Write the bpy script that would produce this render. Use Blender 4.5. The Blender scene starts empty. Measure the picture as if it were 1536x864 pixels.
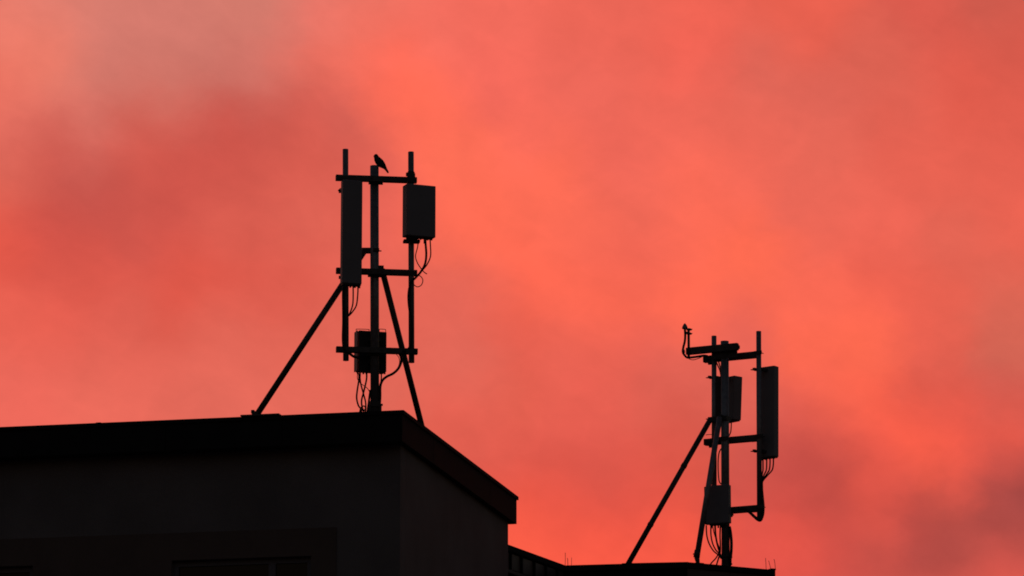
import bpy, bmesh, math, random
from mathutils import Vector, Matrix
random.seed(7)
R = math.radians
scene = bpy.context.scene
col = scene.collection

# ------------------------------------------------------------------ camera
F = 6260.0                     # focal length in photo pixels (1536 wide)
PITCH = math.atan2(1395.0, F)  # the camera looks up at the roofs
CAMZ = 1.6
cam_d = bpy.data.cameras.new('camera')
cam = bpy.data.objects.new('camera', cam_d)
col.objects.link(cam)
cam.location = (0, 0, CAMZ)
cam.rotation_euler = (math.pi / 2 + PITCH, 0, 0)
cam_d.sensor_width = 36.0
cam_d.lens = F / 1536.0 * 36.0
cam_d.clip_start = 0.5
cam_d.clip_end = 6000
scene.camera = cam
scene.cycles.filter_width = 1.8

def ray(px, py):
    dx, dy = (px - 768.0) / F, (432.0 - py) / F
    return Vector((dx, math.cos(PITCH) - dy * math.sin(PITCH), math.sin(PITCH) + dy * math.cos(PITCH)))
def P(px, py, Y):                       # photo pixel -> point at distance Y
    r = ray(px, py)
    return Vector((0, 0, CAMZ)) + r * (Y / r.y)
def PZ(px, py, Z):                      # photo pixel -> point at height Z
    r = ray(px, py)
    return Vector((0, 0, CAMZ)) + r * ((Z - CAMZ) / r.z)
def PV(px, py, o, d):                   # photo pixel -> point on the vertical plane through o along d
    r = ray(px, py)
    n = Vector((-d.y, d.x, 0))
    t = (o - Vector((0, 0, CAMZ))).dot(n) / r.dot(n)
    return Vector((0, 0, CAMZ)) + r * t
def size(px, p):                        # photo pixels -> metres at point p
    return px * (p.y * math.cos(PITCH) + (p.z - CAMZ) * math.sin(PITCH)) / F

# ------------------------------------------------------------------ world: dusk sky, sunset-lit cloud sheet in the west
scene.view_settings.view_transform = 'Standard'
scene.view_settings.look = 'None'
scene.view_settings.exposure = 0.0
scene.view_settings.gamma = 1.0
scene.view_settings.use_curve_mapping = False

SKY = [  # direction (as photo pixel), sRGB colour of the cloud there
 (10,20,232,125,108),(55,85,242,125,104),(10,150,234,115,98),(130,40,216,124,110),(130,110,216,122,108),(130,190,216,110,97),
 (260,25,212,122,109),(260,105,209,120,107),(250,165,208,108,95),(375,25,211,122,108),(375,100,207,115,103),(480,25,232,122,108),
 (440,85,222,112,98),(500,75,242,113,95),(20,215,216,105,92),(20,260,222,98,82),(90,240,204,88,78),(140,290,200,85,76),(215,215,209,88,76),
 (285,215,208,85,74),(370,190,200,84,74),(460,160,212,92,80),(530,190,216,99,86),(500,235,216,92,78),(280,270,209,86,75),(400,265,214,91,78),
 (5,365,226,88,73),(100,345,208,82,71),(230,330,208,86,75),(370,330,218,94,80),(480,320,220,98,83),(120,430,222,90,76),(280,420,222,88,73),(420,420,221,92,77),
 (20,480,232,98,82),(180,510,226,98,83),(340,510,226,102,86),(20,580,238,106,91),(180,580,232,106,90),(340,580,228,106,90),(460,520,226,102,86),(460,600,230,106,90),
 (570,320,236,103,87),(590,470,228,101,85),(590,580,222,102,86),
 (570,80,254,108,88),(610,150,255,109,86),(680,240,255,111,87),(650,40,246,112,96),(560,10,234,114,98),(760,30,245,109,93),(880,20,236,103,87),
 (750,120,244,106,91),(870,140,238,105,90),(800,190,248,108,90),(960,60,236,102,86),(1000,160,238,104,88),(930,230,240,104,88),(820,270,255,110,86),
 (1050,15,236,100,83),(1050,75,246,102,86),(1140,110,223,102,87),(1200,30,234,98,80),(1240,150,223,101,86),(1330,90,220,98,82),(1390,20,220,92,78),
 (1490,20,208,92,78),(1450,130,226,93,77),(1510,80,216,90,75),(1520,190,226,94,78),(1340,180,226,98,82),(1120,200,236,104,87),(1240,230,232,104,87),
 (1380,230,232,99,82),(1500,260,231,98,81),(1070,270,250,108,88),
 (720,340,255,109,84),(860,330,249,107,85),(960,300,242,106,88),(1030,330,250,107,85),(940,390,242,102,83),(1120,390,255,108,82),(1220,310,236,104,87),
 (1320,330,238,103,86),(1440,370,225,100,83),(1515,350,235,100,82),(1320,420,236,98,80),(1210,430,250,106,84),(1420,450,232,98,80),(1510,450,222,102,84),
 (690,440,228,102,86),(790,430,255,106,82),(890,460,255,106,82),(1010,450,255,107,82),(780,490,228,96,80),(690,540,226,104,88),(860,540,230,98,82),
 (950,520,236,99,83),(990,560,222,98,84),(1110,520,234,102,86),(1200,530,255,107,81),(1300,510,255,107,80),(1380,510,236,98,80),(1510,520,210,101,84),
 (1250,575,246,102,80),(1410,560,218,94,78),
 (680,630,228,97,81),(780,600,228,97,80),(880,610,234,97,82),(980,610,222,95,80),(770,690,222,90,76),(880,690,222,89,76),(980,690,224,88,74),
 (880,760,220,82,68),(800,760,238,88,70),(790,810,255,96,72),(880,825,252,92,70),(1000,770,228,84,69),(980,830,246,90,70),(1040,690,216,86,71),
 (1110,600,222,98,84),(1120,700,204,84,74),(1120,800,222,84,72),(1160,860,232,86,74),(1040,820,250,92,70),
 (1195,610,226,94,79),(1290,600,255,103,77),(1230,660,205,82,71),(1330,650,240,92,75),(1410,630,226,88,73),(1500,620,214,88,76),(1400,700,254,97,74),
 (1500,670,238,92,75),(1310,705,226,88,73),(1230,745,190,76,68),(1310,745,206,82,71),(1385,750,172,72,66),(1440,730,204,84,72),(1490,700,190,78,70),
 (1520,735,160,72,68),(1470,780,164,72,67),(1300,795,216,84,71),(1220,800,214,82,72),(1310,815,178,74,67),(1400,800,172,72,66),(1250,850,206,82,72),
 (1380,850,186,76,68),(1490,840,206,84,74)]
SKY_LOW = {  # the broken cloud low in the north-west, read more closely: row -> 'column:r,g,b'
 593: '1174:228,96,82 1224:236,98,80 1277:255,103,78 1324:248,98,76 1374:226,90,74 1424:222,88,74 1491:210,90,78 1535:210,90,78',
 626: '1174:220,92,80 1224:224,90,76 1274:245,98,78 1324:250,97,75 1374:245,94,74 1424:235,90,74 1491:222,90,76 1535:220,90,76',
 653: '1174:205,84,74 1224:200,80,70 1257:226,90,75 1307:238,92,74 1357:250,95,73 1424:246,94,74 1507:246,94,74',
 676: '1191:200,80,70 1241:198,78,69 1291:218,84,71 1324:235,90,73 1374:252,96,73 1424:250,95,74 1457:225,88,73 1507:222,87,73',
 699: '1191:198,78,70 1257:195,77,68 1307:228,88,72 1357:240,92,73 1401:254,97,74 1434:240,92,74 1487:192,78,70 1524:196,80,72',
 719: '1191:200,79,71 1257:198,78,69 1324:226,87,72 1357:215,84,71 1407:225,88,72 1434:250,95,75 1467:222,88,74 1524:165,72,67',
 743: '1191:205,80,71 1231:190,76,67 1284:205,80,70 1341:212,82,71 1387:166,71,65 1414:185,76,68 1444:222,88,74 1481:180,76,69 1524:160,71,67',
 763: '1184:215,82,71 1257:198,78,68 1307:220,85,71 1357:205,80,70 1391:172,72,66 1431:208,84,72 1464:172,73,67 1517:160,71,67',
 783: '1191:220,82,70 1241:200,77,68 1297:228,86,72 1341:222,85,72 1377:190,77,69 1424:168,72,66 1474:164,72,67 1524:172,76,70',
 803: '1184:226,84,70 1257:214,82,71 1304:200,80,70 1334:218,85,72 1374:175,74,68 1424:166,72,66 1491:175,76,69 1535:185,78,71',
 823: '1191:228,84,70 1257:210,82,72 1307:178,75,68 1341:205,82,72 1391:172,73,67 1441:182,78,70 1507:205,84,74',
 846: '1207:215,82,72 1274:205,80,71 1324:190,78,70 1374:180,75,68 1424:190,79,71 1491:214,86,75 1535:212,86,76',
 875: '1207:215,82,72 1300:200,80,71 1374:190,78,70 1450:205,84,74 1520:215,86,76',
}
SKY = [(p, 0.31) for p in SKY if not (p[0] > 1180 and p[1] > 585)]
for py_, row in SKY_LOW.items():
    for cell in row.split():
        x_, rgb_ = cell.split(':')
        SKY.append(((int(x_), py_, *map(int, rgb_.split(','))), 0.2))
def lin(c):
    c /= 255.0
    return c / 12.92 if c <= 0.04045 else ((c + 0.055) / 1.055) ** 2.4
def azel(px, py):
    r = ray(px, py).normalized()
    return math.degrees(math.atan2(r.x, r.y)), math.degrees(math.asin(r.z))

world = bpy.data.worlds.new('World')
scene.world = world
world.use_nodes = True
NT = world.node_tree
NT.nodes.clear()
def N(kind, **kw):
    n = NT.nodes.new(kind)
    for k, v in kw.items():
        setattr(n, k, v)
    return n
def put(sock, v):
    if isinstance(v, bpy.types.NodeSocket):
        NT.links.new(v, sock)
    else:
        sock.default_value = v
def M(op, a, b=0.0, c=0.0):
    n = N('ShaderNodeMath', operation=op)
    put(n.inputs[0], a); put(n.inputs[1], b); put(n.inputs[2], c)
    return n.outputs[0]
def V(op, a, b=(0, 0, 0), c=(0, 0, 0)):
    n = N('ShaderNodeVectorMath', operation=op)
    put(n.inputs[0], a); put(n.inputs[1], b); put(n.inputs[2], c)
    return n.outputs['Value'] if op in ('DOT_PRODUCT', 'DISTANCE', 'LENGTH') else n.outputs[0]
def comb(x, y, z=0.0):
    n = N('ShaderNodeCombineXYZ')
    put(n.inputs[0], x); put(n.inputs[1], y); put(n.inputs[2], z)
    return n.outputs[0]
tc = N('ShaderNodeTexCoord')
dirv = V('NORMALIZE', tc.outputs['Generated'])
sep = N('ShaderNodeSeparateXYZ'); NT.links.new(dirv, sep.inputs[0])
az = M('MULTIPLY', M('ARCTAN2', sep.outputs[0], sep.outputs[1]), 180 / math.pi)
el = M('MULTIPLY', M('ARCSINE', sep.outputs[2]), 180 / math.pi)
# cloud streaks run down to the right: coordinates along / across them, in degrees
ST, KA, KB = R(-27), 0.82, 1.16
def streak(a, e):
    return ((a * math.cos(ST) + e * math.sin(ST)) * KA, (-a * math.sin(ST) + e * math.cos(ST)) * KB)
s_al = M('MULTIPLY', M('ADD', M('MULTIPLY', az, math.cos(ST)), M('MULTIPLY', el, math.sin(ST))), KA)
s_ac = M('MULTIPLY', M('ADD', M('MULTIPLY', az, -math.sin(ST)), M('MULTIPLY', el, math.cos(ST))), KB)
pv = comb(s_al, s_ac)
def noise(vec, scale, detail, rough=0.5, dist=0.0):
    n = N('ShaderNodeTexNoise')
    NT.links.new(vec, n.inputs['Vector'])
    n.inputs['Scale'].default_value = scale
    n.inputs['Detail'].default_value = detail
    n.inputs['Roughness'].default_value = rough
    n.inputs['Distortion'].default_value = dist
    return n
ang = comb(M('MULTIPLY', az, 0.8), el)
wn = noise(ang, 1.3, 6.0, 0.6)
warp = V('MULTIPLY_ADD', V('SUBTRACT', wn.outputs['Color'], (0.5, 0.5, 0.5)), (1.2, 0.75, 0.0), pv)
# the sheet beyond the patches: the same cloud goes on, lighter and darker streaks
big = noise(V('MULTIPLY', warp, (0.5, 1.0, 1.0)), 0.22, 3.0, 0.5)
ramp = N('ShaderNodeValToRGB')
NT.links.new(big.outputs['Fac'], ramp.inputs[0])
ramp.color_ramp.elements[0].position = 0.3
ramp.color_ramp.elements[0].color = (lin(196), lin(80), lin(71), 1)
ramp.color_ramp.elements[1].position = 0.68
ramp.color_ramp.elements[1].color = (lin(250), lin(106), lin(84), 1)
# the lit patches in view: rows of the sheet, each a colour ramp over the azimuth, blended over the elevation
AZ0, AZ1, EL0, ROW, NROW, NCOL = -7.7, 7.7, 8.1, 0.385, 24, 32
AZS = [AZ0 + (3.1 - AZ0) * j / 18 for j in range(18)] + [3.1 + (AZ1 - 3.1) * j / 13 for j in range(14)]   # closer stops on the right
pts = [(azel(px, py), (lin(r_), lin(g_), lin(b_)), sg) for ((px, py, r_, g_, b_), sg) in SKY]
def patch(a, e):
    tot, c = 1e-12, [0.0, 0.0, 0.0]
    for (pa, pe_), cc, sg in pts:
        dd = (a - pa) ** 2 + (e - pe_) ** 2
        w = math.exp(-dd / (2 * sg * sg)) + 1e-7 / (0.5 + dd)
        tot += w
        for k in range(3):
            c[k] += w * cc[k]
    return [v / tot for v in c]
wsep = N('ShaderNodeSeparateXYZ'); NT.links.new(wn.outputs['Color'], wsep.inputs[0])
az_w = M('MULTIPLY_ADD', M('SUBTRACT', wsep.outputs[0], 0.5), 0.75, az)
el_w = M('MULTIPLY_ADD', M('SUBTRACT', wsep.outputs[1], 0.5), 0.55, el)
u_ = M('DIVIDE', M('SUBTRACT', az_w, AZ0), AZ1 - AZ0)
v_ = M('DIVIDE', M('SUBTRACT', el_w, EL0), ROW)
acc, wsum = None, None
KB_ = math.exp(-1 / (2 * 0.5 ** 2))
for i in range(NROW):
    rp = N('ShaderNodeValToRGB'); cr = rp.color_ramp
    cr.interpolation = 'CARDINAL'
    while len(cr.elements) < NCOL:
        cr.elements.new(len(cr.elements) / NCOL)
    for j in range(NCOL):
        cr.elements[j].position = (AZS[j] - AZ0) / (AZ1 - AZ0)
    for j in range(NCOL):
        cr.elements[j].color = (*patch(AZS[j], EL0 + ROW * i), 1)
    NT.links.new(u_, rp.inputs[0])
    dv = M('SUBTRACT', v_, float(i))
    w = M('POWER', KB_, M('MULTIPLY', dv, dv))
    cw = N('ShaderNodeVectorMath', operation='SCALE')
    NT.links.new(rp.outputs[0], cw.inputs[0]); NT.links.new(w, cw.inputs['Scale'])
    acc = cw.outputs[0] if acc is None else V('ADD', acc, cw.outputs[0])
    wsum = w if wsum is None else M('ADD', wsum, w)
wsum = M('MAXIMUM', wsum, 1e-9)
inview = V('DIVIDE', acc, comb(wsum, wsum, wsum))
# leave the patches smoothly for the open streaks outside them
def ss(x, a_, b_):
    n = N('ShaderNodeMapRange', interpolation_type='SMOOTHSTEP')
    put(n.inputs[0], x); n.inputs[1].default_value = a_; n.inputs[2].default_value = b_
    return n.outputs[0]
inside = M('MULTIPLY', ss(M('ABSOLUTE', az), 8.6, 7.1), M('MULTIPLY', ss(el, 7.6, 8.8), ss(el, 18.4, 16.9)))
mx = N('ShaderNodeMix', data_type='VECTOR')
NT.links.new(inside, mx.inputs[0]); NT.links.new(ramp.outputs[0], mx.inputs[4]); NT.links.new(inview, mx.inputs[5])
cloud = mx.outputs[1]
fine = noise(ang, 1.2, 6.0, 0.5, 0.5)
wisp = noise(ang, 3.0, 5.0, 0.55, 0.8)
fmul = M('MULTIPLY_ADD', fine.outputs['Fac'], 0.17, 0.915)
fmul = M('MULTIPLY', fmul, M('MULTIPLY_ADD', wisp.outputs['Fac'], 0.10, 0.95))
strk = noise(V('MULTIPLY', warp, (0.42, 1.25, 1.0)), 1.5, 6.0, 0.6, 0.3)
fmul = M('MULTIPLY', fmul, M('MULTIPLY_ADD', strk.outputs['Fac'], 0.13, 0.935))
cloud = V('MULTIPLY', cloud, comb(fmul, fmul, fmul))
# the sheet is lit only on the sunset side and thins out towards the dusk in the east
cosg = V('DOT_PRODUCT', dirv, Vector((-0.05, 0.97, 0.22)).normalized())
lobe = N('ShaderNodeMapRange', interpolation_type='SMOOTHERSTEP')
NT.links.new(cosg, lobe.inputs[0])
lobe.inputs[1].default_value = 0.82
lobe.inputs[2].default_value = 0.965
SUN_EL, SUN_AZ = R(-2.0), R(-4.0)
sky = N('ShaderNodeTexSky', sky_type='NISHITA')
sky.sun_disc = False
sky.sun_elevation = SUN_EL
sky.sun_rotation = SUN_AZ
sky.altitude = 200
DUSK = 0.24
dusk = V('SCALE', sky.outputs[0]); dusk.node.inputs['Scale'].default_value = DUSK
mixn = N('ShaderNodeMix', data_type='RGBA')
NT.links.new(lobe.outputs[0], mixn.inputs[0])
NT.links.new(dusk, mixn.inputs[6]); NT.links.new(cloud, mixn.inputs[7])
bg = N('ShaderNodeBackground'); bg.inputs[1].default_value = 1.0
NT.links.new(mixn.outputs[2], bg.inputs[0])
wo = N('ShaderNodeOutputWorld')
NT.links.new(bg.outputs[0], wo.inputs[0])

# the last red light of a sun that is on the horizon behind the clouds
sun_d = bpy.data.lights.new('sun', 'SUN')
sun_d.energy = 0.04
sun_d.angle = R(12)
sun_d.color = (1.0, 0.42, 0.28)
sun = bpy.data.objects.new('sun', sun_d); col.objects.link(sun)
sun.rotation_euler = (R(-88), 0, R(4))

# ------------------------------------------------------------------ materials
def mat(name, rgb, rough=0.6, metal=0.0, var=0.12, nscale=6.0, bump=0.0, bscale=40.0, spec=0.5):
    m = bpy.data.materials.new(name); m.use_nodes = True
    t = m.node_tree; b = t.nodes['Principled BSDF']
    tcn = t.nodes.new('ShaderNodeTexCoord')
    n = t.nodes.new('ShaderNodeTexNoise')
    n.inputs['Scale'].default_value = nscale; n.inputs['Detail'].default_value = 6
    t.links.new(tcn.outputs['Object'], n.inputs['Vector'])
    r = t.nodes.new('ShaderNodeValToRGB')
    r.color_ramp.elements[0].position = 0.3; r.color_ramp.elements[1].position = 0.7
    r.color_ramp.elements[0].color = tuple(c * (1 - var) for c in rgb) + (1,)
    r.color_ramp.elements[1].color = tuple(min(1, c * (1 + var)) for c in rgb) + (1,)
    t.links.new(n.outputs['Fac'], r.inputs[0]); t.links.new(r.outputs[0], b.inputs['Base Color'])
    mr = t.nodes.new('ShaderNodeMapRange')
    t.links.new(n.outputs['Fac'], mr.inputs[0])
    mr.inputs[3].default_value = max(0.03, rough - 0.08); mr.inputs[4].default_value = min(1, rough + 0.08)
    t.links.new(mr.outputs[0], b.inputs['Roughness'])
    b.inputs['Metallic'].default_value = metal
    b.inputs['Specular IOR Level'].default_value = spec
    if bump:
        n2 = t.nodes.new('ShaderNodeTexNoise'); n2.inputs['Scale'].default_value = bscale; n2.inputs['Detail'].default_value = 4
        t.links.new(tcn.outputs['Object'], n2.inputs['Vector'])
        bp = t.nodes.new('ShaderNodeBump'); bp.inputs['Strength'].default_value = bump; bp.inputs['Distance'].default_value = 0.01
        t.links.new(n2.outputs['Fac'], bp.inputs['Height']); t.links.new(bp.outputs[0], b.inputs['Normal'])
    return m
MT = {
 'galv': mat('galvanised_steel', (0.36, 0.37, 0.39), 0.5, 0.55, 0.2, 14),
 'bar': mat('dark_steel', (0.13, 0.125, 0.12), 0.6, 0.4, 0.25, 10),  # darker steel than that of the poles
 'clamp': mat('clamp_steel', (0.10, 0.10, 0.10), 0.6, 0.4, 0.2, 20),
 'radome': mat('radome_plastic', (0.28, 0.285, 0.31), 0.5, 0.0, 0.06, 4),
 'rru': mat('painted_aluminium', (0.27, 0.275, 0.31), 0.5, 0.0, 0.08, 8),
 'fin': mat('dark_casting', (0.06, 0.06, 0.065), 0.5, 0.2, 0.2, 12),
 'cable': mat('cable_rubber', (0.018, 0.018, 0.018), 0.6, 0.0, 0.2, 30),
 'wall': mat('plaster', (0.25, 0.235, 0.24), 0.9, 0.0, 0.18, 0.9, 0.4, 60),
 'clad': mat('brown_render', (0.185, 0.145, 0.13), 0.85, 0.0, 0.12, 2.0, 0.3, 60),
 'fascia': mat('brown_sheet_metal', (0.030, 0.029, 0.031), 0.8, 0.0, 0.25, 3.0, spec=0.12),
 'roof': mat('bitumen', (0.05, 0.05, 0.05), 0.9, 0.0, 0.2, 5, 0.5, 80),
 'seam': mat('zinc_sheet', (0.15, 0.11, 0.11), 0.45, 0.3, 0.2, 3),
 'frame': mat('window_frame_paint', (0.19, 0.19, 0.23), 0.45, 0.0, 0.05, 5),
 'glass': mat('window_glass', (0.02, 0.022, 0.03), 0.06, 0.0, 0.1, 2),
 'concrete': mat('concrete', (0.22, 0.215, 0.20), 0.9, 0.0, 0.2, 6, 0.5, 50),
 'feather': mat('black_feathers', (0.016, 0.016, 0.018), 0.55, 0.0, 0.3, 60),
 'beak': mat('dark_horn', (0.03, 0.028, 0.026), 0.4, 0.0, 0.1, 40),
 'ground': mat('ground_grass_asphalt', (0.05, 0.052, 0.045), 0.9, 0.0, 0.35, 0.05, 0.5, 3),
 'spike': mat('spike_wire', (0.20, 0.16, 0.15), 0.5, 0.6, 0.1, 20),
}

# ------------------------------------------------------------------ mesh helpers (world coordinates)
class MB:
    def __init__(self):
        self.bm = bmesh.new()
    def hexa(self, c):                       # 8 corners: bottom 4 (ccw), top 4
        v = [self.bm.verts.new(p) for p in c]
        for f in ((3, 2, 1, 0), (4, 5, 6, 7), (0, 1, 5, 4), (1, 2, 6, 5), (2, 3, 7, 6), (3, 0, 4, 7)):
            self.bm.faces.new([v[i] for i in f])
        return self
    def obox(self, c, ax, ay, az_, sx, sy, sz):   # centre, three unit axes, full sizes
        ax, ay, az_ = Vector(ax).normalized() * sx / 2, Vector(ay).normalized() * sy / 2, Vector(az_).normalized() * sz / 2
        c = Vector(c)
        return self.hexa([c - ax - ay - az_, c + ax - ay - az_, c + ax + ay - az_, c - ax + ay - az_,
                          c - ax - ay + az_, c + ax - ay + az_, c + ax + ay + az_, c - ax + ay + az_])
    def bar(self, a, b, w, h):               # rectangular bar from a to b, h in the up direction
        a, b = Vector(a), Vector(b)
        d = (b - a).normalized()
        up = Vector((0, 0, 1)) if abs(d.z) < 0.95 else Vector((0, 1, 0))
        s = d.cross(up).normalized()
        u = s.cross(d)
        return self.obox((a + b) / 2, d, s, u, (b - a).length, w, h)
    def tube(self, pts, r, n=14, caps=True):
        pts = [Vector(p) for p in pts]
        rs = r if isinstance(r, (list, tuple)) else [r] * len(pts)
        rings = []
        prev = None
        for i, p in enumerate(pts):
            t = (pts[min(i + 1, len(pts) - 1)] - pts[max(i - 1, 0)]).normalized()
            if prev is None:
                s = t.cross(Vector((0, 0, 1)) if abs(t.z) < 0.9 else Vector((1, 0, 0))).normalized()
            else:
                s = (prev - t * prev.dot(t)).normalized()
            prev = s
            u = t.cross(s)
            rings.append([self.bm.verts.new(p + (s * math.cos(2 * math.pi * k / n) + u * math.sin(2 * math.pi * k / n)) * rs[i]) for k in range(n)])
        for a, b in zip(rings, rings[1:]):
            for k in range(n):
                self.bm.faces.new((a[k], a[(k + 1) % n], b[(k + 1) % n], b[k])).smooth = True
        if caps:
            self.bm.faces.new(rings[0][::-1]); self.bm.faces.new(rings[-1])
        return self
    def prism(self, poly, z0, z1):           # plan polygon extruded
        lo = [self.bm.verts.new((p[0], p[1], z0)) for p in poly]
        hi = [self.bm.verts.new((p[0], p[1], z1)) for p in poly]
        self.bm.faces.new(lo[::-1]); self.bm.faces.new(hi)
        for k in range(len(poly)):
            j = (k + 1) % len(poly)
            self.bm.faces.new((lo[k], lo[j], hi[j], hi[k]))
        return self
    def bevel(self, off, seg=2):
        bmesh.ops.bevel(self.bm, geom=list(self.bm.edges), offset=off, segments=seg, profile=0.5, affect='EDGES', clamp_overlap=True)
        return self
    def build(self, name, m, parent=None, loc=None):
        bm = self.bm
        bmesh.ops.recalc_face_normals(bm, faces=bm.faces)
        org = Vector(loc) if loc is not None else (root_loc(parent) if parent else Vector((0, 0, 0)))
        bmesh.ops.translate(bm, verts=bm.verts, vec=-org)
        me = bpy.data.meshes.new(name)
        bm.to_mesh(me); bm.free()
        me.materials.append(MT[m])
        o = bpy.data.objects.new(name, me)
        col.objects.link(o)
        if parent:
            o.parent = parent
        else:
            o.location = org
        return o
def root_loc(o):
    while o.parent:
        o = o.parent
    return o.location.copy()
def tag(o, label, cat, group=None):
    o['label'] = label; o['category'] = cat
    if group:
        o['group'] = group
    return o
def thing(name, label, cat, loc, group=None):
    o = bpy.data.objects.new(name, None)
    o.empty_display_size = 0.2
    col.objects.link(o)
    o.location = loc
    return tag(o, label, cat, group)
def spline(pts, n=7):
    pts = [Vector(p) for p in pts]
    out = []
    for i in range(len(pts) - 1):
        p0, p1, p2, p3 = pts[max(i - 1, 0)], pts[i], pts[i + 1], pts[min(i + 2, len(pts) - 1)]
        for k in range(n):
            t = k / n
            out.append(0.5 * ((2 * p1) + (p2 - p0) * t + (2 * p0 - 5 * p1 + 4 * p2 - p3) * t * t + (-p0 + 3 * p1 - 3 * p2 + p3) * t ** 3))
    return out + [pts[-1]]
UP = Vector((0, 0, 1))

# ------------------------------------------------------------------ ground
g = MB()
NG = 24
for i in range(NG):
    for j in range(NG):
        x0, x1 = -3000 + 6000 * i / NG, -3000 + 6000 * (i + 1) / NG
        y0, y1 = -3000 + 6000 * j / NG, -3000 + 6000 * (j + 1) / NG
        g.bm.faces.new([g.bm.verts.new(p) for p in ((x0, y0, 0), (x1, y0, 0), (x1, y1, 0), (x0, y1, 0))])
bmesh.ops.remove_doubles(g.bm, verts=g.bm.verts, dist=0.01)
go = g.build('ground', 'ground')
go['kind'] = 'structure'

# ------------------------------------------------------------------ near building (left)
C0 = P(603.5, 615.5, 62.6)
RA = C0.z
CL0 = PZ(0, 641.0, RA)
CR = PZ(775.0, 745.0, RA)
d1 = (CL0 - C0); d1.z = 0; d1.normalize()              # along the front, to the left
d2 = (CR - C0); LR = d2.length; d2.normalize()         # along the side, away
LF = 15.0
CL = C0 + d1 * LF
FH = 0.475
O1, O2, O3 = 0.30, 0.10, 0.22
WC = C0 + d2 * O1 + d1 * O2                            # wall corner under the overhang
WR = CR - d2 * O3 + d1 * O2
WL = CL + d2 * O1 - d1 * O2
WB = WL + (WR - WC)
bA = thing('building', 'dark plastered building with deep overhanging roof edge below the taller antenna mast with the bird', 'building', (WC.x, WC.y, 0))
ZT = RA - FH
# openings in the front wall
def along(px, py, off=0.0):
    p = PV(px, py, WC - d2 * off, d1)
    return (p - WC).dot(d1), p.z
w_r, w_t = along(467, 834)
w_l, _ = along(258, 842)
v_r, _ = along(50, 852)
win = [(w_r, w_l, w_t - 1.45, w_t), (v_r, v_r + (w_l - w_r), w_t - 1.45, w_t)]
LWf = (WL - WC).length
def cells(mb, x0, x1, z0, z1, holes, org, d, n, t0, t1):
    xs = sorted({x0, x1, *[h[0] for h in holes if x0 < h[0] < x1], *[h[1] for h in holes if x0 < h[1] < x1]})
    zs = sorted({z0, z1, *[h[2] for h in holes], *[h[3] for h in holes]})
    zs = [z for z in zs if z0 <= z <= z1]
    for xa, xb in zip(xs, xs[1:]):
        for za, zb in zip(zs, zs[1:]):
            if any(h[0] <= (xa + xb) / 2 <= h[1] and h[2] <= (za + zb) / 2 <= h[3] for h in holes):
                continue
            c = org + d * (xa + xb) / 2 + n * (t0 + t1) / 2
            mb.obox((c.x, c.y, (za + zb) / 2), d, n, UP, xb - xa, t1 - t0, zb - za)
inw = d2                                                # into the building from the front
mb = MB()
cells(mb, 0.0, LWf, 0.0, ZT, win, WC, d1, inw, 0.0, 0.35)
bmesh.ops.remove_doubles(mb.bm, verts=mb.bm.verts, dist=0.001)
mb.build('front_wall', 'wall', bA)
nr = -d1
mb = MB(); mb.hexa([WC + d2 * 0.352 - UP * WC.z, WR - UP * WR.z, WR + d1 * 0.35 - UP * WR.z, WC + d2 * 0.352 + d1 * 0.35 - UP * WC.z,
                    *[Vector((p.x, p.y, ZT)) for p in (WC + d2 * 0.352, WR, WR + d1 * 0.35, WC + d2 * 0.352 + d1 * 0.35)]])
mb.build('side_wall', 'wall', bA)
mb = MB(); A_, B_ = WR + d1 * 0.352, WB
mb.hexa([Vector((p.x, p.y, 0)) for p in (A_ - d2 * 0.35, A_, B_, B_ - d2 * 0.35)] + [Vector((p.x, p.y, ZT)) for p in (A_ - d2 * 0.35, A_, B_, B_ - d2 * 0.35)])
mb.build('rear_wall', 'wall', bA)
# dark interior floor and ceiling behind the windows
mb = MB(); q0, q1, q2, q3 = WC + d2 * .36 + d1 * .36, WR - d2 * .36 + d1 * .36, WB - d2 * .36, WL + d2 * .36
mb.prism([q0, q1, q2, q3], ZT - 0.22, ZT - 0.002); mb.build('ceiling_slab', 'concrete', bA)
mb = MB(); mb.prism([q0, q1, q2, q3], w_t - 2.6, w_t - 2.4); mb.build('floor_slab', 'concrete', bA)
# brown render field round the windows
c_r, c_t = along(505, 791)
mb = MB()
cells(mb, c_r, LWf - 0.3, w_t - 2.2, c_t, win, WC, d1, inw, -0.022, -0.002)
bmesh.ops.remove_doubles(mb.bm, verts=mb.bm.verts, dist=0.001)
mb.build('brown_render_field', 'clad', bA)
for (x0, x1, z0, z1) in win:
    fr = MB()
    c = lambda x, t, z: Vector((*(WC + d1 * x + inw * t).xy, z))
    T = 0.12
    fw = 0.085
    for (xa, xb, za, zb) in ((x0, x0 + fw, z0, z1), (x1 - fw, x1, z0, z1), (x0 + fw, x1 - fw, z1 - fw, z1), (x0 + fw, x1 - fw, z0, z0 + fw)):
        fr.obox(c((xa + xb) / 2, T, (za + zb) / 2), d1, inw, UP, xb - xa, 0.07, zb - za)
    wo_ = fr.build('window', 'frame', bA)
    xm = x0 + (x1 - x0) * 0.29
    MB().obox(c(xm, T, (z0 + z1) / 2), d1, inw, UP, 0.11, 0.075, z1 - z0 - 2 * fw).build('mullion', 'frame', wo_)
    for (xa, xb) in ((x0 + fw, xm - .055), (xm + .055, x1 - fw)):
        MB().obox(c((xa + xb) / 2, T + 0.01, (z0 + z1) / 2), d1, inw, UP, xb - xa, 0.02, z1 - z0 - 2 * fw).build('pane', 'glass', wo_)
    MB().obox(c((x0 + x1) / 2, 0.02, z0 - 0.02), d1, inw, UP, x1 - x0 - 0.006, 0.2, 0.035).build('sill', 'frame', wo_)
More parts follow.
